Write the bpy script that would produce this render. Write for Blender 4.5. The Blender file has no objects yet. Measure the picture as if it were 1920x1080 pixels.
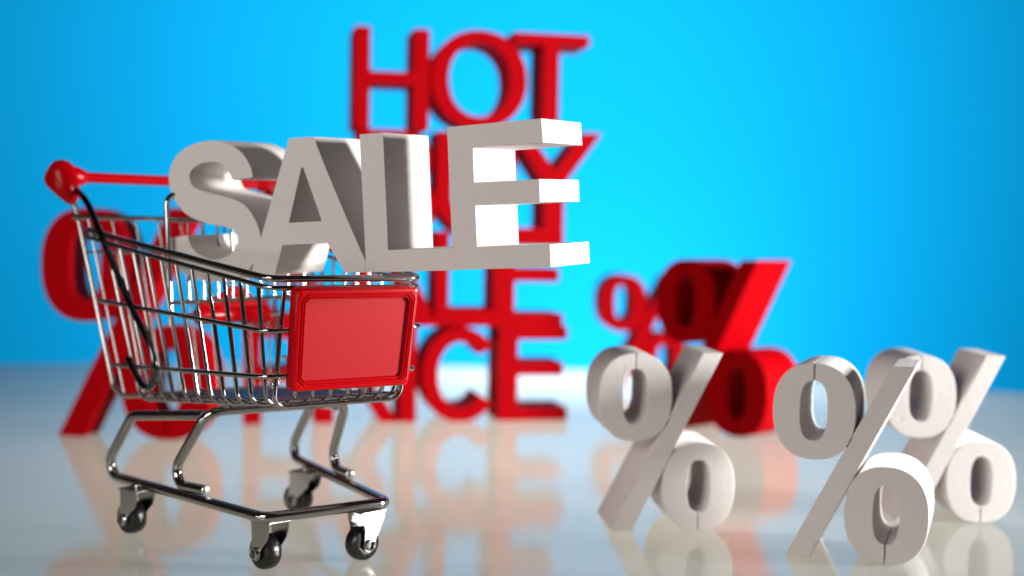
import bpy, bmesh, math, random
from math import radians as R, sin, cos, pi
from mathutils import Vector, Matrix
from mathutils.geometry import delaunay_2d_cdt
random.seed(4)
CM = 0.01                      # every shape below is given in centimetres
sc = bpy.context.scene
col = sc.collection

# ------------------------------------------------------------------ camera
cam = bpy.data.cameras.new('camera'); camo = bpy.data.objects.new('camera', cam); col.objects.link(camo)
camo.location = (0, 0, 9.2*CM)
pitch, roll = R(-2.3), R(1.05)
F = Vector((0, cos(pitch), sin(pitch))); X0 = Vector((1, 0, 0)); U0 = X0.cross(F)
X1 = X0*cos(roll) + U0*sin(roll); U1 = U0*cos(roll) - X0*sin(roll)
camo.rotation_euler = Matrix((X1, U1, -F)).transposed().to_euler()
cam.sensor_width = 36; cam.lens = 45
cam.clip_start = 0.01; cam.clip_end = 20
cam.dof.use_dof = True; cam.dof.focus_distance = 0.338; cam.dof.aperture_fstop = 7.8
sc.camera = camo

# ------------------------------------------------------------------ dark studio, lamps
w = bpy.data.worlds.new('World'); sc.world = w; w.use_nodes = True
w.node_tree.nodes['Background'].inputs[0].default_value = (1.0, 0.78, 0.68, 1)
w.node_tree.nodes['Background'].inputs[1].default_value = 0.02
sc.view_settings.view_transform = 'Standard'; sc.view_settings.look = 'None'
sc.view_settings.exposure = 0; sc.view_settings.gamma = 1

def area(name, loc, target, size, power, color=(1, 1, 1), size_y=None, spread=180):
    l = bpy.data.lights.new(name, 'AREA'); l.energy = power; l.color = color
    l.size = size*CM
    if size_y: l.shape = 'RECTANGLE'; l.size_y = size_y*CM
    l.spread = R(spread)
    o = bpy.data.objects.new(name, l); col.objects.link(o)
    o.location = Vector(loc)*CM
    d = Vector(target) - Vector(loc)
    o.rotation_euler = d.to_track_quat('-Z', 'Y').to_euler()
    return o
area('key_softbox', (60, 31, 14), (4, 42, 7), 11, 9.0, (1, .985, .97), 12)
area('front_softbox', (-30, -6, 24), (-2, 40, 6), 24, 1.18, (1, .92, .87), 20)
area('side_strip', (-38, 15, 6.5), (-8, 38, 6.2), 24, .15, (1, .98, .96), 5)
area('backdrop_lamp', (9, 98, -24), (9, 185, 10), 50, 6.4, (.01, .85, 1), 8)
area('backdrop_wash', (0, 78, 106), (0, 185, 40), 80, 3.5, (.01, .86, 1), 20, 104)
area('backdrop_glow', (14, 150, -12), (14, 185, -2), 24, 1.0, (1, .9, .9), 8)
area('under_table_lamp', (5, 84, -16), (5, 82, 0), 26, 5.0, (1, .96, .90), 10)
area('under_table_lamp', (1, 50, -20), (1, 50, 0), 30, 3.7, (1, .88, .75), 20)

# ------------------------------------------------------------------ materials
def mat(name, base, rough=.5, metal=0, spec=.5, bump=None, vary=None, coat=0, pits=None):
    m = bpy.data.materials.new(name); m.use_nodes = True
    nt = m.node_tree; b = nt.nodes['Principled BSDF']
    b.inputs['Base Color'].default_value = (*base, 1); b.inputs['Roughness'].default_value = rough
    b.inputs['Metallic'].default_value = metal; b.inputs['Specular IOR Level'].default_value = spec
    b.inputs['Coat Weight'].default_value = coat
    tc = nt.nodes.new('ShaderNodeTexCoord')
    def noise(scale, stretch=(1, 1, 1), detail=4):
        mp = nt.nodes.new('ShaderNodeMapping'); mp.inputs['Scale'].default_value = stretch
        nt.links.new(tc.outputs['Object'], mp.inputs[0])
        n = nt.nodes.new('ShaderNodeTexNoise'); n.inputs['Scale'].default_value = scale
        n.inputs['Detail'].default_value = detail
        nt.links.new(mp.outputs[0], n.inputs['Vector']); return n
    if vary:
        sc_, st, c2 = vary
        n = noise(sc_, st)
        rp = nt.nodes.new('ShaderNodeValToRGB')
        rp.color_ramp.elements[0].position = .35; rp.color_ramp.elements[1].position = .65
        rp.color_ramp.elements[0].color = (*base, 1); rp.color_ramp.elements[1].color = (*c2, 1)
        nt.links.new(n.outputs[0], rp.inputs[0]); nt.links.new(rp.outputs[0], b.inputs['Base Color'])
    prev = None
    for (sc_, st, strength, dist) in (bump or []):
        n = noise(sc_, st)
        bp = nt.nodes.new('ShaderNodeBump'); bp.inputs['Strength'].default_value = strength
        bp.inputs['Distance'].default_value = dist*CM
        nt.links.new(n.outputs[0], bp.inputs['Height'])
        if prev: nt.links.new(prev.outputs[0], bp.inputs['Normal'])
        prev = bp
    if pits:
        n = noise(pits, (1, .25, 1), 2)
        rp = nt.nodes.new('ShaderNodeValToRGB')
        rp.color_ramp.elements[0].position = .27; rp.color_ramp.elements[1].position = .34
        nt.links.new(n.outputs[0], rp.inputs[0])
        bp = nt.nodes.new('ShaderNodeBump'); bp.inputs['Strength'].default_value = .4
        bp.inputs['Distance'].default_value = .03*CM
        nt.links.new(rp.outputs[0], bp.inputs['Height']); nt.links.new(prev.outputs[0], bp.inputs['Normal']); prev = bp
    if prev: nt.links.new(prev.outputs[0], b.inputs['Normal'])
    return m
M = {}
M['foam'] = mat('white_foam', (.80, .755, .735), .8, spec=.25,
    bump=[(1500, (1, .08, 1), .5, .012), (420, (1, .05, 1), .35, .02), (160, (1, 1, 1), .25, .02)],
    vary=(900, (1, .1, 1), (.77, .728, .708)), pits=420)
M['redfoam'] = mat('red_paint_on_foam', (.43, .0, .003), .65, spec=.04,
    bump=[(900, (1, .1, 1), .3, .01)], vary=(300, (1, .1, 1), (.38, .0, .003)))
M['chrome'] = mat('chromed_wire', (.47, .455, .44), .11, metal=1, bump=[(160, (1, 1, 1), .04, .003)],
    vary=(120, (1, 1, 1), (.41, .395, .38)))
M['chromecut'] = mat('cut_wire_end', (.85, .85, .85), .3, metal=1, bump=[(900, (1, 1, 1), .8, .02)])
M['stamp'] = mat('pressed_steel', (.50, .48, .46), .24, metal=1, bump=[(700, (1, 1, 1), .2, .004)])
M['blackwire'] = mat('dark_plated_rod', (.12, .12, .125), .16, metal=1)
M['rubber'] = mat('black_rubber', (.006, .006, .0065), .3, spec=.5, bump=[(500, (1, 1, 1), .2, .006)])
M['redplastic'] = mat('red_plastic', (.44, .0, .003), .24, spec=.2, bump=[(1100, (1, 1, 1), .25, .006)])
M['redgrain'] = mat('grained_red_plastic', (.40, .006, .012), .40, spec=.25,
    bump=[(2300, (1, 1, 1), .7, .006)])
M['table'] = mat('white_acrylic', (.20, .22, .215), .09, spec=.5,
    bump=[(2600, (1, 1, 1), .05, .003)], vary=(1800, (1, 1, 1), (.18, .20, .195)))
nt = M['table'].node_tree; b_ = nt.nodes['Principled BSDF']; b_.inputs['IOR'].default_value = 1.62
tr = nt.nodes.new('ShaderNodeBsdfTranslucent'); tr.inputs['Color'].default_value = (.9, .92, .9, 1)
mx = nt.nodes.new('ShaderNodeMixShader'); mx.inputs[0].default_value = .3
nt.links.new(b_.outputs[0], mx.inputs[1]); nt.links.new(tr.outputs[0], mx.inputs[2])
nt.links.new(mx.outputs[0], nt.nodes['Material Output'].inputs['Surface'])
M['backdrop'] = mat('blue_paper', (.012, .52, 1.0), .95, spec=0, bump=[(200, (1, 1, 1), .1, .01)])

# ------------------------------------------------------------------ helpers
def tag(o, label=None, cat=None, group=None, kind=None):
    for k, v in (('label', label), ('category', cat), ('group', group), ('kind', kind)):
        if v: o[k] = v
    return o
def empty(name, loc=(0, 0, 0), rz=0, rot=None):
    o = bpy.data.objects.new(name, None); col.objects.link(o)
    o.location = Vector(loc)*CM
    o.rotation_euler = rot if rot else (0, 0, rz)
    o.empty_display_size = .01
    return o
def link(name, me, m, parent=None):
    o = bpy.data.objects.new(name, me); col.objects.link(o)
    if m and not me.materials: me.materials.append(m)
    if parent: o.parent = parent
    return o
def mesh(name, verts, faces, smooth=None):
    me = bpy.data.meshes.new(name)
    me.from_pydata([Vector(v)*CM for v in verts], [], faces); me.update()
    if smooth is not None:
        me.shade_smooth(); me.set_sharp_from_angle(angle=R(smooth))
    return me
def fix(me, smooth=None, merge=None):
    bm = bmesh.new(); bm.from_mesh(me)
    if merge: bmesh.ops.remove_doubles(bm, verts=bm.verts, dist=merge*CM)
    bmesh.ops.recalc_face_normals(bm, faces=bm.faces); bm.to_mesh(me); bm.free()
    if smooth is not None:
        me.shade_smooth(); me.set_sharp_from_angle(angle=R(smooth))
    return me
def bevel(o, width, segs=2, angle=35):
    b = o.modifiers.new('bevel', 'BEVEL'); b.width = width*CM; b.segments = segs
    b.limit_method = 'ANGLE'; b.angle_limit = R(angle); b.use_clamp_overlap = True; b.harden_normals = True
def fillet(pts, r, closed=False, n=7):
    P = [Vector(p) for p in pts]; N = len(P); out = []
    for i in range(N):
        if not closed and i in (0, N-1): out.append(P[i]); continue
        a, b, c = P[i-1], P[i], P[(i+1) % N]
        rr = r[i] if isinstance(r, (list, tuple)) else r
        d1 = (a-b); d2 = (c-b)
        ang = d1.angle(d2)
        t = min(rr/math.tan(max(ang, .05)/2), d1.length*.48, d2.length*.48)
        if ang > 3.05: out.append(b); continue
        p1 = b + d1.normalized()*t; p2 = b + d2.normalized()*t
        # true arc through p1, p2
        bis = (d1.normalized()+d2.normalized()).normalized()
        cen = b + bis*(t/math.cos(ang/2))
        v1 = p1-cen; v2 = p2-cen; th = v1.angle(v2)
        for k in range(n+1):
            s = k/n
            out.append(cen + (v1*sin((1-s)*th) + v2*sin(s*th))/max(sin(th), 1e-6))
    return out
def tube_data(P, r, closed=False, seg=12, taper=None):
    P = [Vector(p) for p in P]; N = len(P); V = []; Fc = []
    T = []
    for i in range(N):
        a = P[i-1] if (closed or i > 0) else P[i]; c = P[(i+1) % N] if (closed or i < N-1) else P[i]
        T.append((c-a).normalized())
    n = T[0].orthogonal().normalized(); frames = []
    for i in range(N):
        if i:
            q = T[i-1].rotation_difference(T[i]); n = q @ n
        n = (n - T[i]*n.dot(T[i])).normalized()
        frames.append((n.copy(), T[i].cross(n)))
    tw = 0
    if closed:
        q = T[-1].rotation_difference(T[0]); nn = q @ frames[-1][0]
        a, b = frames[0]; tw = math.atan2(nn.dot(b), nn.dot(a))
    for i in range(N):
        a, b = frames[i]; off = -tw*i/N
        rr = taper[i] if taper else r
        for k in range(seg):
            t = 2*pi*k/seg + off
            V.append(P[i] + (a*cos(t)+b*sin(t))*rr)
    M_ = N if closed else N-1
    for i in range(M_):
        for k in range(seg):
            j = (i+1) % N
            Fc.append((i*seg+k, i*seg+(k+1) % seg, j*seg+(k+1) % seg, j*seg+k))
    if not closed:
        Fc.append(tuple(range(seg))[::-1]); Fc.append(tuple((N-1)*seg+k for k in range(seg)))
    return V, Fc
def tube(name, P, r, m, parent, closed=False, seg=12, taper=None):
    V, Fc = tube_data(P, r, closed, seg, taper)
    return link(name, fix(mesh(name, V, Fc), 50), m, parent)
def rounded_ends(P, r, k=4):
    """extra rings that round off both ends of an open tube"""
    P = [Vector(p) for p in P]; d0 = (P[0]-P[1]).normalized(); d1 = (P[-1]-P[-2]).normalized()
    pts, tap = [], []
    for i in range(k, 0, -1):
        a = i/k*pi/2*.95; pts.append(P[0]+d0*r*sin(a)); tap.append(r*cos(a))
    pts += P; tap += [r]*len(P)
    for i in range(1, k+1):
        a = i/k*pi/2*.95; pts.append(P[-1]+d1*r*sin(a)); tap.append(r*cos(a))
    return pts, tap
def lathe(name, prof, m, parent, axis='X', at=(0, 0, 0), seg=32, smooth=40):
    """prof: list of (along, radius)"""
    V = []; Fc = []
    n = len(prof)
    for k in range(seg):
        t = 2*pi*k/seg
        for a, r in prof:
            v = {'X': (a, r*cos(t), r*sin(t)), 'Z': (r*cos(t), r*sin(t), a), 'Y': (r*cos(t), a, r*sin(t))}[axis]
            V.append(Vector(v)+Vector(at))
    for k in range(seg):
        for i in range(n-1):
            j = (k+1) % seg
            Fc.append((k*n+i, k*n+i+1, j*n+i+1, j*n+i))
    return link(name, fix(mesh(name, V, Fc), smooth, merge=.0005), m, parent)

# ---- 2-D regions: union of outlines, cut up between the letters they belong to
def inside(p, poly):
    x, y = p; c = False; n = len(poly); j = n-1
    for i in range(n):
        xi, yi = poly[i]; xj, yj = poly[j]
        if (yi > y) != (yj > y) and x < (xj-xi)*(y-yi)/(yj-yi)+xi: c = not c
        j = i
    return c
def slab_letters(root, letters, T, m, bev=.02, name='letter'):
    """letters: list of (adds, subs) outlines in the x-z plane; front at y=0, back at y=T.
    Touching letters share their seam exactly: no two faces lie in one plane."""
    vs = []; es = []
    for adds, subs in letters:
        for poly in adds+subs:
            b = len(vs); n = len(poly)
            vs += [Vector(q) for q in poly]; es += [(b+i, b+(i+1) % n) for i in range(n)]
    ov, oe, of, *_ = delaunay_2d_cdt(vs, es, [], 0, 1e-4)
    owner = {}
    for fi, f in enumerate(of):
        c = sum((ov[i] for i in f), Vector((0, 0)))/len(f)
        for li, (adds, subs) in enumerate(letters):
            if any(inside(c, a) for a in adds) and not any(inside(c, s) for s in subs):
                owner[fi] = li; break
    edge = {}
    for fi in owner:
        f = of[fi]
        for i in range(len(f)):
            e = (f[i], f[(i+1) % len(f)]); edge[e] = fi
    objs = []
    for li in range(len(letters)):
        V = []; Fc = []; idx = {}
        def vid(i, b):
            if (i, b) not in idx:
                idx[(i, b)] = len(V); V.append((ov[i].x, T if b else 0, ov[i].y))
            return idx[(i, b)]
        for fi, o_ in owner.items():
            if o_ != li: continue
            f = of[fi]
            Fc.append([vid(i, 0) for i in f]); Fc.append([vid(i, 1) for i in f][::-1])
            for i in range(len(f)):
                a, b = f[i], f[(i+1) % len(f)]
                if (b, a) not in edge: Fc.append([vid(b, 0), vid(a, 0), vid(a, 1), vid(b, 1)])
        me = mesh(name, V, Fc)
        bm = bmesh.new(); bm.from_mesh(me)
        bmesh.ops.recalc_face_normals(bm, faces=bm.faces)
        bmesh.ops.dissolve_limit(bm, angle_limit=R(.5), verts=bm.verts, edges=bm.edges)
        bm.to_mesh(me); bm.free()
        me.shade_smooth(); me.set_sharp_from_angle(angle=R(35))
        o = link(name, me, m, root)
        if bev: bevel(o, bev)
        objs.append(o)
    return objs
def rect(x0, z0, x1, z1): return [(x0, z0), (x1, z0), (x1, z1), (x0, z1)]
def oval(cx, cz, a, b, e=2.0, n=64, t0=0, t1=2*pi):
    out = []
    for k in range(n):
        t = t0+(t1-t0)*k/n; c, s = cos(t), sin(t)
        out.append((cx+a*math.copysign(abs(c)**(2/e), c), cz+b*math.copysign(abs(s)**(2/e), s)))
    return out
def catmull(pts, n=3, closed=True):
    out = []; N = len(pts)
    for i in range(N):
        p0, p1, p2, p3 = (Vector(pts[(i+k-1) % N]) for k in range(4))
        sharp = lambda a, b, c: (b-a).angle(c-b, 0) > .7
        if sharp(p0, p1, p2): p0 = p1
        if sharp(p1, p2, p3): p3 = p2
        for k in range(n):
            t = k/n
            v = .5*((2*p1)+(p2-p0)*t+(2*p0-5*p1+4*p2-p3)*t*t+(3*p1-p0-3*p2+p3)*t**3)
            out.append((v.x, v.y))
    return out

# ------------------------------------------------------------------ the setting: table and backdrop
n = 160; ring = [(-7.2+77.5*cos(2*pi*k/n), max(22, 13.0+77.5*sin(2*pi*k/n))) for k in range(n)]
ring = [q for i, q in enumerate(ring) if q[1] > 22 or ring[i-1][1] > 22 or ring[(i+1) % n][1] > 22]; n = len(ring)
V = [(x, y, 0) for x, y in ring]+[(x, y, -.8) for x, y in ring]
Fc = [tuple(range(n)), tuple(range(2*n-1, n-1, -1))]+[(k, k+n, (k+1) % n+n, (k+1) % n) for k in range(n)]
tb = link('table_top', fix(mesh('table_top', V, Fc), 40), M['table']); tag(tb, kind='structure'); bevel(tb, .08)
V = []; Fc = []; nx, nz = 24, 40
for i in range(nx+1):
    for j in range(nz+1):
        u = -1+2*i/nx; z = -35+112*j/nz
        V.append((u*95, 185+5*(1-math.sqrt(max(0, 1-.3*u*u)))-70*max(0, (-40-z)/50)**2*.5, z))
for i in range(nx):
    for j in range(nz):
        a = i*(nz+1)+j; Fc.append((a, a+nz+1, a+nz+2, a+1))
bd = link('backdrop', mesh('backdrop', V, Fc, 80), M['backdrop']); tag(bd, kind='structure')

# ------------------------------------------------------------------ white SALE block
O2 = (-6.392, 36.38, 11.816)
Rm = Matrix(((0.86883, 0.49157, -0.05915), (-0.49291, 0.87002, -0.00983), (0.04663, 0.0377, 0.9982)))
sale = empty('sale_sign', O2, rot=Rm.to_euler())
tag(sale, 'white foam block of joined letters spelling SALE, lying across the basket of the small cart', 'letter block')
S = [(-2.858,0.182),(-3.162,0.181),(-3.482,0.149),(-3.964,0.027),(-4.364,-0.206),(-4.577,-0.479),(-4.686,-0.779),(-4.658,-1.139),(-4.519,-1.461),(-4.361,-1.677),(-4.089,-1.923),(-3.663,-2.127),(-3.048,-2.291),(-2.629,-2.354),(-2.347,-2.450),(-2.149,-2.558),(-2.085,-2.723),(-2.154,-2.940),(-2.368,-3.149),(-2.683,-3.281),(-3.008,-3.316),(-3.301,-3.267),(-3.671,-3.130),(-3.879,-2.965),(-3.992,-2.778),(-4.042,-2.574),(-4.849,-2.634),(-4.885,-2.882),(-4.797,-3.175),(-4.621,-3.454),(-4.333,-3.685),(-3.957,-3.843),(-3.536,-3.937),(-3.013,-3.984),(-2.489,-3.936),(-2.072,-3.832),(-1.777,-3.689),(-1.584,-3.514),(-1.388,-3.301),(-1.270,-3.026),(-1.212,-2.744),(-1.265,-2.486),(-1.342,-2.298),(-1.487,-2.061),(-1.648,-1.870),(-1.861,-1.706),(-2.190,-1.567),(-2.513,-1.482),(-2.967,-1.374),(-3.456,-1.245),(-3.699,-1.140),(-3.817,-0.993),(-3.848,-0.777),(-3.726,-0.622),(-3.464,-0.496),(-3.227,-0.452),(-2.963,-0.448),(-2.689,-0.488),(-2.453,-0.603),(-2.314,-0.767),(-2.176,-1.020),(-1.476,-0.992),(-1.403,-0.947),(-1.440,-0.751),(-1.597,-0.445),(-1.819,-0.203),(-2.108,-0.024),(-2.405,0.102),(-2.706,0.169)]
A_ = [(0.0,0.05),(0.870,0.037),(1.308,-0.994),(1.895,-2.290),(2.470,-3.498),(2.5,-3.79),(1.744,-3.80),(1.189,-2.956),(-0.424,-2.961),(-0.772,-3.829),(-1.687,-3.85),(-1.006,-2.274),(-0.262,-0.548)]
Ah = [(0.395,-0.80),(0.462,-0.80),(1.032,-2.333),(-0.155,-2.340)]
L_ = [(2.464,-0.014),(3.247,-0.02),(3.240,-3.2),(5.369,-3.2),(5.340,-3.79),(2.45,-3.80),(2.472,-3.484)]
E_ = [(5.296,-0.02),(8.117,-0.008),(8.135,-0.611),(6.067,-0.615),(6.056,-1.515),(7.987,-1.525),(7.984,-2.105),(6.065,-2.105),(6.068,-3.185),(8.218,-3.185),(8.224,-3.76),(5.240,-3.785),(5.30,-3.199)]
slab_letters(sale, [([L_], []), ([E_], []), ([A_], [Ah]), ([catmull(S, 3)], [])], 2.235, M['foam'], .022)

# ------------------------------------------------------------------ percent signs
def percent_outline(s=1.0, slits=True):
    sl = [(-2.82, 0), (-2.13, 0), (.655, 5.65), (.01, 5.65)]
    up = oval(-2.11, 4.23, 1.17, 1.39, 2.35); uh = oval(-2.12, 4.25, .385, .86, 2.7, 48)
    lo = oval(-.03, 1.40, 1.16, 1.39, 2.35); lh = oval(-.03, 1.42, .36, .83, 2.7, 48)
    sub = [uh]; sub2 = [lh]
    if slits:
        sub.append([(-2.145, 4.9), (-2.105, 4.9), (-2.10, 5.75), (-2.14, 5.75)])
        sub2.append([(-.055, -.1), (-.015, -.1), (-.02, .8), (-.05, .8)])
    k = lambda P: [(x*s, z*s) for x, z in P]
    return [([k(sl)], []), ([k(up)], [k(q) for q in sub]), ([k(lo)], [k(q) for q in sub2])]
def percent(loc, deg, s, T, m, label, group, name):
    r = empty(name, (loc[0], loc[1], 0), R(deg)); tag(r, label, 'percent sign', group)
    parts = slab_letters(r, percent_outline(s), T, m, .03*s)
    for o, nm in zip(parts, ('slash', 'upper_ring', 'lower_ring')): o.name = nm; o.data.name = nm
    return r
GW = 'white percent signs on the right'; GR = 'red percent signs behind'
percent((6.04, 40.18), 4.9, 1.0, 2.8, M['foam'], 'leftmost white foam percent sign, nearest the cart, in front of the large red one', GW, 'percent_sign')
percent((10.84, 36.3), -20.8, 1.012, 2.7, M['foam'], 'frontmost white foam percent sign, closest to the camera, grey shaded face and bright right edge', GW, 'percent_sign')
percent((15.63, 42.0), -2.0, .985, 2.9, M['foam'], 'rightmost white foam percent sign, brightly lit face, partly behind the front one', GW, 'percent_sign')
percent((-15.0, 55.7), -8, 1.80, 1.6, M['redfoam'], 'large dark red percent sign seen behind and through the cart basket', GR, 'percent_sign')
percent((10.6, 59.6), -44, 1.47, 2.9, M['redfoam'], 'large red percent sign with glowing right edges behind the white ones', GR, 'percent_sign')
percent((9.4, 77.5), 3, 1.25, 3.2, M['redfoam'], 'smaller bright red percent sign farthest back, right of the stacked words', GR, 'percent_sign')

# ------------------------------------------------------------------ red HOT BUY SALE PRICE block
text = empty('stacked_word_sign', (-12.71, 60.79, 0), R(12.33))
tag(text, 'tall red block of stacked words HOT BUY SALE PRICE standing behind the cart', 'letter block')
def arc_band(cx, cz, a, b, ai, bi, t0, t1, n=28, e=2.1):
    f = lambda t, A, B: (cx+A*math.copysign(abs(cos(t))**(2/e), cos(t)), cz+B*math.copysign(abs(sin(t))**(2/e), sin(t)))
    o = [f(t0+(t1-t0)*k/n, a, b) for k in range(n+1)]
    i = [f(t0+(t1-t0)*k/n, ai, bi) for k in range(n, -1, -1)]
    return o+i
def bowl(x0, x1, z0, z1, n=20):        # D shape, flat on the left
    c = (z0+z1)/2; r = (z1-z0)/2; xr = max(x1-r*1.1, x0+.1)
    return [(x0, z0)]+[(xr+(x1-xr)*cos(-pi/2+pi*k/n), c+r*sin(-pi/2+pi*k/n)) for k in range(n+1)]+[(x0, z1)]
W_ = .78
def H(x0, x1, z0, z1): return ([rect(x0, z0, x0+W_, z1), rect(x1-W_-.04, z0, x1, z1), rect(x0+.1, (z0+z1)/2-.28, x1-.1, (z0+z1)/2+.34)], [])
def Oo(cx, cz, a, b): return ([oval(cx, cz, a, b, 2.1)], [oval(cx, cz, a-.9, b-.62, 2.1)])
def Ee(x0, x1, z0, z1, st=1.0):
    m_ = (z0+z1)/2
    return ([rect(x0, z0, x0+st, z1), rect(x0+.1, z0, x1, z0+.66), rect(x0+.1, m_-.1, x1-.25, m_+.58), rect(x0+.1, z1-.68, x1-.05, z1)], [])
z2 = 14.28
letters = [
 H(5.05, 8.72, 14.28, 19.2), Oo(11.2, 16.87, 2.42, 2.42),
 ([rect(12.85, 18.72, 16.76, 19.3), rect(14.38, 14.2, 15.24, 19.2)], []),
 # BUY
 ([bowl(5.3, 8.95, 11.45, 14.28), bowl(5.3, 9.2, 9.15, 12.05)], [bowl(6.05, 8.15, 12.1, 13.7), bowl(6.05, 8.35, 9.75, 11.5)]),
 ([rect(9.16, 11.2, 9.92, 14.3), rect(12.38, 11.2, 13.1, 14.3), arc_band(11.13, 11.3, 1.97, 2.15, 1.22, 1.5, pi, 2*pi)], []),
 ([[(12.9, 14.35), (13.75, 14.35), (15.12, 12.55), (16.55, 14.45), (17.5, 14.45), (15.6, 11.85), (15.6, 9.15), (12.2, 9.15), (12.2, 9.66), (14.58, 9.66), (14.58, 11.85)]], []),
 # SALE
 ([arc_band(2.1, 8.03, 1.7, 1.35, .95, .75, .25, 1.5*pi), arc_band(2.1, 6.03, 1.7, 1.35, .95, .75, -.5*pi, .5*pi), arc_band(2.1, 6.03, 1.7, 1.35, .95, .75, -pi*.95, -.5*pi)], []),
 ([[(4.3, 4.72), (5.15, 4.72), (5.6, 5.8), (7.75, 5.8), (8.2, 4.72), (9.3, 4.72), (7.2, 9.3), (6.3, 9.3)]], [[(5.9, 6.4), (7.45, 6.4), (6.7, 8.4)]]),
 ([rect(9.14, 4.72, 9.85, 9.42), rect(9.2, 4.72, 12.5, 5.6)], []),
 Ee(12.1, 15.66, 4.72, 9.42, 1.06),
 # PRICE
 ([rect(-.02, 0, .85, 4.74), bowl(0, 3.2, 2.0, 4.74)], [bowl(.8, 2.45, 2.6, 4.15)]),
 ([rect(3.38, 0, 4.3, 4.74), bowl(3.4, 6.9, 2.1, 4.74), [(5.1, 2.3), (6.0, 2.3), (7.45, 0), (6.55, 0)]], [bowl(4.2, 6.1, 2.7, 4.15)]),
 ([rect(7.48, 0, 8.31, 4.74)], []),
 ([arc_band(10.5, 2.32, 1.95, 2.36, 1.13, 1.62, .62, 2*pi-.62, 40)], []),
 Ee(12.4, 15.97, 0, 4.74, 1.0)]
slab_letters(text, letters, 2.8, M['redfoam'], .05)

# ------------------------------------------------------------------ the little shopping cart
cart = empty('shopping_cart', (-5.481, 35.727, 0), R(-143.217))
tag(cart, 'small chromed wire shopping cart with red handle and red front panel', 'shopping cart')
CH = M['chrome']; WR = .060; RR = .092
mir = lambda p: (-p[0], p[1], p[2])
def both(path): return path+[mir(p) for p in reversed(path)]
def hw_rim(y): return 2.30+(1.83-y)*(3.4-2.3)/10.83
def z_rim(y): return 8.0+(1.83-y)*(9.17-8.0)/10.83
def hw_bot(y): return 1.95+(1.38-y)*(2.8-1.95)/9.18
def z_bot(y): return 4.64+(y-1.38)*(4.64-3.82)/9.18
# chassis: one long wire bent into legs and base, a second into the front legs
base = [(2.15, -2.6, 3.93), (3.05, -5.85, 3.58), (3.24, -7.95, 1.5), (1.91, .86, 1.57)]
tube('base_frame', fillet(both(base), [.3, .75, .42, .35, .35, .42, .75, .3]), .152, CH, cart, seg=16)
leg = [(2.33, -2.02, 1.87), (2.68, -4.0, 1.80), (2.24, -2.15, 4.09)]
P_ = fillet(both(leg), [.3, .42, .6, .6, .42, .3])
tube('leg_frame', P_, .148, CH, cart, seg=16)
for e_, d_ in ((P_[0], P_[0]-P_[1]), (P_[-1], P_[-1]-P_[-2])):
    d_ = d_.normalized()
    pts = [e_+d_*t for t in (.001, .02, .05, .06)]
    tube('cut_end', pts, .14, M['chromecut'], cart, seg=16, taper=[.149, .145, .11, .01])
# basket: twin rim, two rails, side and front wires
for dz in (0, -.24):
    g = .0 if dz == 0 else .015
    path = [(hw_rim(-9)-g, -9.0, z_rim(-9)+dz), (hw_rim(-5)-g+.02, -5, z_rim(-5)+dz-.02), (hw_rim(1.8)-g, 1.83, z_rim(1.83)+dz)]
    path = [(hw_rim(-9)-.45, -9.15, z_rim(-9)+dz+.04)]+path
    full = both(path)
    P_, tp = rounded_ends(fillet(full, [.3, .3, 3, .4, .4, 3, .3, .3]), RR if dz == 0 else .07)
    tube('basket_rim', P_, RR, CH, cart, taper=tp)
rails = [[(3.13, -8.6, 6.93), (2.40, 1.80, 6.65)], [(2.95, -7.86, 4.93), (2.33, 1.64, 5.45)]]
for r_ in rails:
    P_ = fillet(both(r_), [.3, .38, .38, .3]); P_, tp = rounded_ends(P_, .068)
    tube('basket_rail', P_, .068, CH, cart, taper=tp)
for i in range(11):
    yt = -7.73+.89*i; yb = -6.22+.722*i
    jt = random.uniform(-.03, .03)
    path = [(hw_rim(yt)-.06, yt+jt, z_rim(yt)-.24), (hw_bot(yb)-.02, yb+jt, z_bot(yb))]
    tube('side_wire', fillet(both(path), [.3, .38, .38, .3]), WR, CH, cart, seg=10)
tube('side_wire', fillet(both([(1.86, 1.77, 7.76), (1.95, 1.42, 4.60)]), [.3, .34, .34, .3]), WR, CH, cart, seg=10)
for i in range(1, 8):
    x = 1.88-.537*i
    P_ = fillet([(x*1.03, 1.76, 7.76), (x, 1.40, 4.74), (x*1.35, -7.5, 3.92)], [.2, .34, .2])
    tube('front_wire', P_, WR, CH, cart, seg=10)
# rear posts and gate
P_ = fillet(both([(3.56, -10.1, 10.35), (3.45, -9.78, 9.58), (2.83, -7.92, 3.90)]), [.2, .5, .5, .5, .5, .2])
tube('rear_post', P_, .075, CH, cart)
gate = tube('gate_bar', *(lambda q: (q[0], .08, CH, cart))(rounded_ends([(3.52, -9.76, 9.58), (-3.52, -9.76, 9.58)], .08)), taper=rounded_ends([(3.52, -9.76, 9.58), (-3.52, -9.76, 9.58)], .08)[1])
for x, z in ((3.55, 9.58), (-3.55, 9.58)):
    lathe('bar_knob', [(-.12, .001), (-.10, .07), (0, .12), (.10, .07), (.12, .001)], CH, cart, 'X', (x, -9.72, z), 20)
def gate_y(z): return -7.95-(z-3.9)*.322
for z in (8.45,):
    tube('gate_bar', [(3.25*(.86+.016*z), gate_y(z), z), (-3.25*(.86+.016*z), gate_y(z), z)], .05, CH, cart, seg=8)
for i in range(9):
    x = -2.9+.725*i
    tube('gate_wire', [(x*1.08, gate_y(9.5)+.06, 9.5), (x*.88, gate_y(4.0)+.06, 4.0)], .045, CH, cart, seg=8)
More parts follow.
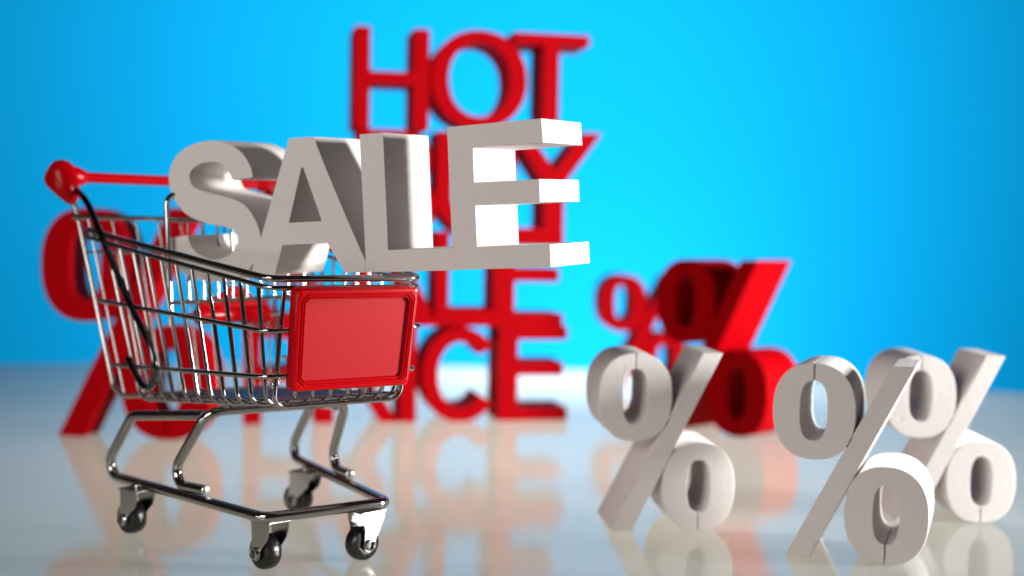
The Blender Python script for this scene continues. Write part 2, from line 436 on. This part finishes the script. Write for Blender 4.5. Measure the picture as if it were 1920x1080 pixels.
# child seat: hooped wire back, red flap on its hinge wire
sy = lambda z: -5.0-(z-7)*.06
hoop = [(2.2, sy(6.3), 6.3), (2.3, sy(10.3), 10.3)]
tube('seat_frame', fillet(both(hoop), [.2, .35, .35, .2]), .085, CH, cart)
tube('seat_bar', [(2.3, sy(9.55)+.1, 9.52), (-2.3, sy(9.55)+.1, 9.52)], .075, CH, cart)
tube('seat_bar', [(2.25, sy(7.05)+.1, 7.02), (-2.25, sy(7.05)+.1, 7.18)], .065, CH, cart)
for i in range(8):
    x = 1.65-.47*i
    tube('seat_wire', [(x, sy(9.5)+.06, 9.5), (x, sy(7.1)+.06, 7.1)], .05, CH, cart, seg=8)
P_, tp = rounded_ends([(1.75, -5, 6.64), (-1.5, -5, 6.62)], .06)
tube('hinge_wire', P_, .06, CH, cart, taper=tp)
V = []; prof = [(1.42, .2), (1.36, .27), (.55, .27), (.5, .24), (-.05, .24), (-.1, .28), (-.95, .28), (-1.02, .2)]
flap = lathe('seat_flap', [(1.43, .07)]+prof+[(-1.03, .07)], M['redplastic'], cart, 'X', (0, -5, 6.62), 24)
top = [(1.3, 6.75), (-.9, 6.75), (-.9, 7.05), (-.55, 7.12), (-.25, 7.4), (.0, 7.52), (.3, 7.5), (.6, 7.28), (.9, 7.15), (1.3, 7.1)]
slab_letters(flap, [([top[::-1]], [])], .16, M['redplastic'], .03, 'flap_plate')[0].location = (0, -5.12*CM, 0)
# handle
P_ = [(3.25-6.5*k/12, -10.2, 10.88) for k in range(13)]
tube('handle_bar', P_, .175, M['redplastic'], cart, seg=20)
rod = [(3.55, -10.05, 10.6), (3.43, -8.9, 10.02), (3.36, -7.86, 9.04), (3.21, -7.07, 8.07), (3.06, -6.3, 7.11), (2.98, -5.72, 6.53), (2.89, -5.05, 5.93), (2.82, -4.72, 5.3), (2.78, -4.83, 4.78), (2.76, -5.3, 4.45), (2.8, -5.88, 4.58), (2.92, -6.59, 5.21)]
def smooth_path(p, n=5):
    P = [Vector(q) for q in p]; P = [2*P[0]-P[1]]+P+[2*P[-1]-P[-2]]; out = []
    for i in range(1, len(P)-2):
        for k in range(n):
            t = k/n; a, b, c, d = P[i-1:i+3]
            out.append(.5*((2*b)+(c-a)*t+(2*a-5*b+4*c-d)*t*t+(3*b-a-3*c+d)*t**3))
    return out+[P[-2]]
for s in (1, -1):
    q = smooth_path([(s*a, b, c) for a, b, c in rod]); q, tp = rounded_ends(q, .105)
    tube('handle_rod', q, .105, M['blackwire'], cart, taper=tp)
def hull_blob(name, balls, m, parent):
    bm = bmesh.new()
    for c, r in balls:
        bmesh.ops.create_icosphere(bm, subdivisions=2, radius=r*CM, matrix=Matrix.Translation(Vector(c)*CM))
    res = bmesh.ops.convex_hull(bm, input=bm.verts[:])
    bmesh.ops.delete(bm, geom=list({g for g in res['geom_interior']+res['geom_unused'] if isinstance(g, bmesh.types.BMVert)}), context='VERTS')
    me = bpy.data.meshes.new(name); bm.to_mesh(me); bm.free()
    me.shade_smooth(); o = link(name, me, m, parent); return o
for s in (1, -1):
    g = hull_blob('handle_grip', [((s*3.86, -10.15, 11.0), .44), ((s*3.92, -10.4, 10.8), .42), ((s*3.78, -9.95, 10.5), .38), ((s*3.6, -10.2, 10.92), .36), ((s*3.62, -9.95, 10.2), .24)], M['redplastic'], cart)
    hull_blob('grip_collar', [((s*3.5, -10.2, 10.9), .36), ((s*3.22, -10.2, 10.88), .27)], M['redplastic'], g)

# casters
def caster(x, y, swivel, off):
    r = link('caster', None, None, cart) if False else None
    V = []; Fc = []
    def addbox(pts):
        b = len(V); V.extend(pts)
        Fc.extend([(b, b+1, b+2, b+3), (b+7, b+6, b+5, b+4), (b, b+4, b+5, b+1), (b+1, b+5, b+6, b+2), (b+2, b+6, b+7, b+3), (b+3, b+7, b+4, b)])
    # bent bracket: one profile across (down, over, down), trapezoid cheeks rounded at the axle
    hwid = .345; t = .04; top = 1.37
    prof = []            # cheek outline in (y, z)
    ax = off
    prof = [(-.42, top), (.42, top), (.39, 1.18), (.31, .92)]
    for k in range(9):
        a = R(20)-R(220)*k/8
        prof.append((ax+.21*cos(a), .48+.21*sin(a)))
    prof += [(-.31+(ax*.3), .92), (-.39, 1.18)]
    for sx in (1, -1):
        b = len(V); nP = len(prof)
        for (yy, zz) in prof: V.append((sx*hwid, yy, zz))
        for (yy, zz) in prof: V.append((sx*(hwid-t), yy, zz))
        Fc.append(tuple(range(b, b+nP))); Fc.append(tuple(range(b+2*nP-1, b+nP-1, -1)))
        for k in range(nP): Fc.append((b+k, b+nP+k, b+nP+(k+1) % nP, b+(k+1) % nP))
    z0, z1 = top+.001, top+.05
    addbox([(-hwid-.03, -.46, z0), (hwid+.03, -.46, z0), (hwid+.03, .46, z0), (-hwid-.03, .46, z0), (-hwid-.03, -.46, z1), (hwid+.03, -.46, z1), (hwid+.03, .46, z1), (-hwid-.03, .46, z1)])
    o = link('caster', fix(mesh('caster', V, Fc), 30), M['stamp'], cart); bevel(o, .012)
    o.location = (x*CM, y*CM, 0); o.rotation_euler = (0, 0, R(swivel))
    lathe('swivel_pin', [(1.44, .001), (1.44, .13), (1.50, .13), (1.56, .09), (1.6, .001)], M['stamp'], o, 'Z', (0, 0, 0), 20)
    lathe('wheel', [(-.25, .001), (-.25, .22), (-.245, .36), (-.215, .44), (-.15, .48), (-.06, .496), (.06, .496), (.15, .48), (.215, .44), (.245, .36), (.25, .22), (.25, .001)], M['rubber'], o, 'X', (0, off, .497), 40, 25)
    for sx in (1, -1):
        x0 = sx*(hwid-.01)
        lathe('axle_rivet', [(x0, .1), (x0, .165), (x0+sx*.06, .17), (x0+sx*.10, .155), (x0+sx*.105, .125), (x0+sx*.08, .105), (x0, .10)], M['stamp'], o, 'X', (0, off, .48), 24, 50)
        lathe('hole_shade_disc', [(x0+sx*.012, .001), (x0+sx*.013, .103)], M['rubber'], o, 'X', (0, off, .48), 16)  # flat black disc stands in for the shade inside the hollow rivet
    return o
caster(3.0, -5.5, 16, -.28)
caster(1.5, .38, 10, -.2)
caster(-1.3, .72, -80, .14)
caster(-2.6, -5.4, 24, -.3)

# red panel on the basket front, leaning with the wires
nrm = Vector((0, .9907, -.1363)); up = Vector((0, .1363, .9907)); rt = Vector((-1, 0, 0))
O_ = Vector((0, 1.83, 8.0))
pc = O_+up*(-1.70)+nrm*.1
def loop(x0, x1, z0, z1, c, d, n=4, taper=0, chamfer=False):
    out = []
    cs = ((x1-c, z1-c, 0), (x0+c, z1-c, 90), (x0+c, z0+c, 180), (x1-c, z0+c, 270))
    for cx, cz, a0 in cs:
        for k in range(n+1):
            a = R(a0+90*k/n); f = k/n
            if chamfer:
                a1, a2 = R(a0), R(a0+90)
                px = cx+c*(cos(a1)*(1-f)+cos(a2)*f); pz = cz+c*(sin(a1)*(1-f)+sin(a2)*f)
            else: px = cx+c*cos(a); pz = cz+c*sin(a)
            px += taper*pz*(1 if px > 0 else -1)
            out.append(pc+rt*px+up*pz+nrm*d)
    return out
hx0, hx1, hz0, hz1 = -1.70, 1.97, -1.25, 1.52
def panel(name, specs, m, parent, cham=False):
    V = []; Fc = []; n = None
    for ins, d, c, *ch in specs:
        nn = 1 if False else 4
        lp = loop(hx0+ins, hx1-ins, hz0+ins, hz1-ins, c, d, nn, .025, bool(ch))
        n = len(lp); V += lp
    for i in range(len(specs)-1):
        for k in range(n): Fc.append((i*n+k, i*n+(k+1) % n, (i+1)*n+(k+1) % n, (i+1)*n+k))
    Fc.append(tuple(range((len(specs)-1)*n, len(specs)*n)))
    Fc.append(tuple(range(n))[::-1])
    return link(name, fix(mesh(name, V, Fc), 28), m, parent)
fp = panel('front_panel', [(.05, -.06, .12), (.0, .0, .15), (-.0, .22, .15), (.015, .31, .14), (.045, .355, .12), (.08, .37, .1),
    (.135, .37, .17, 1), (.145, .345, .17, 1), (.165, .345, .165, 1), (.18, .385, .16, 1), (.20, .385, .155, 1), (.215, .335, .15, 1),
    (.235, .335, .14, 1), (.25, .37, .135, 1), (.27, .37, .13, 1), (.29, .30, .02), (.295, .27, .015)], M['redplastic'], cart)
pf = panel('panel_face', [(.297, .16, .01), (.297, .276, .01)], M['redgrain'], fp)
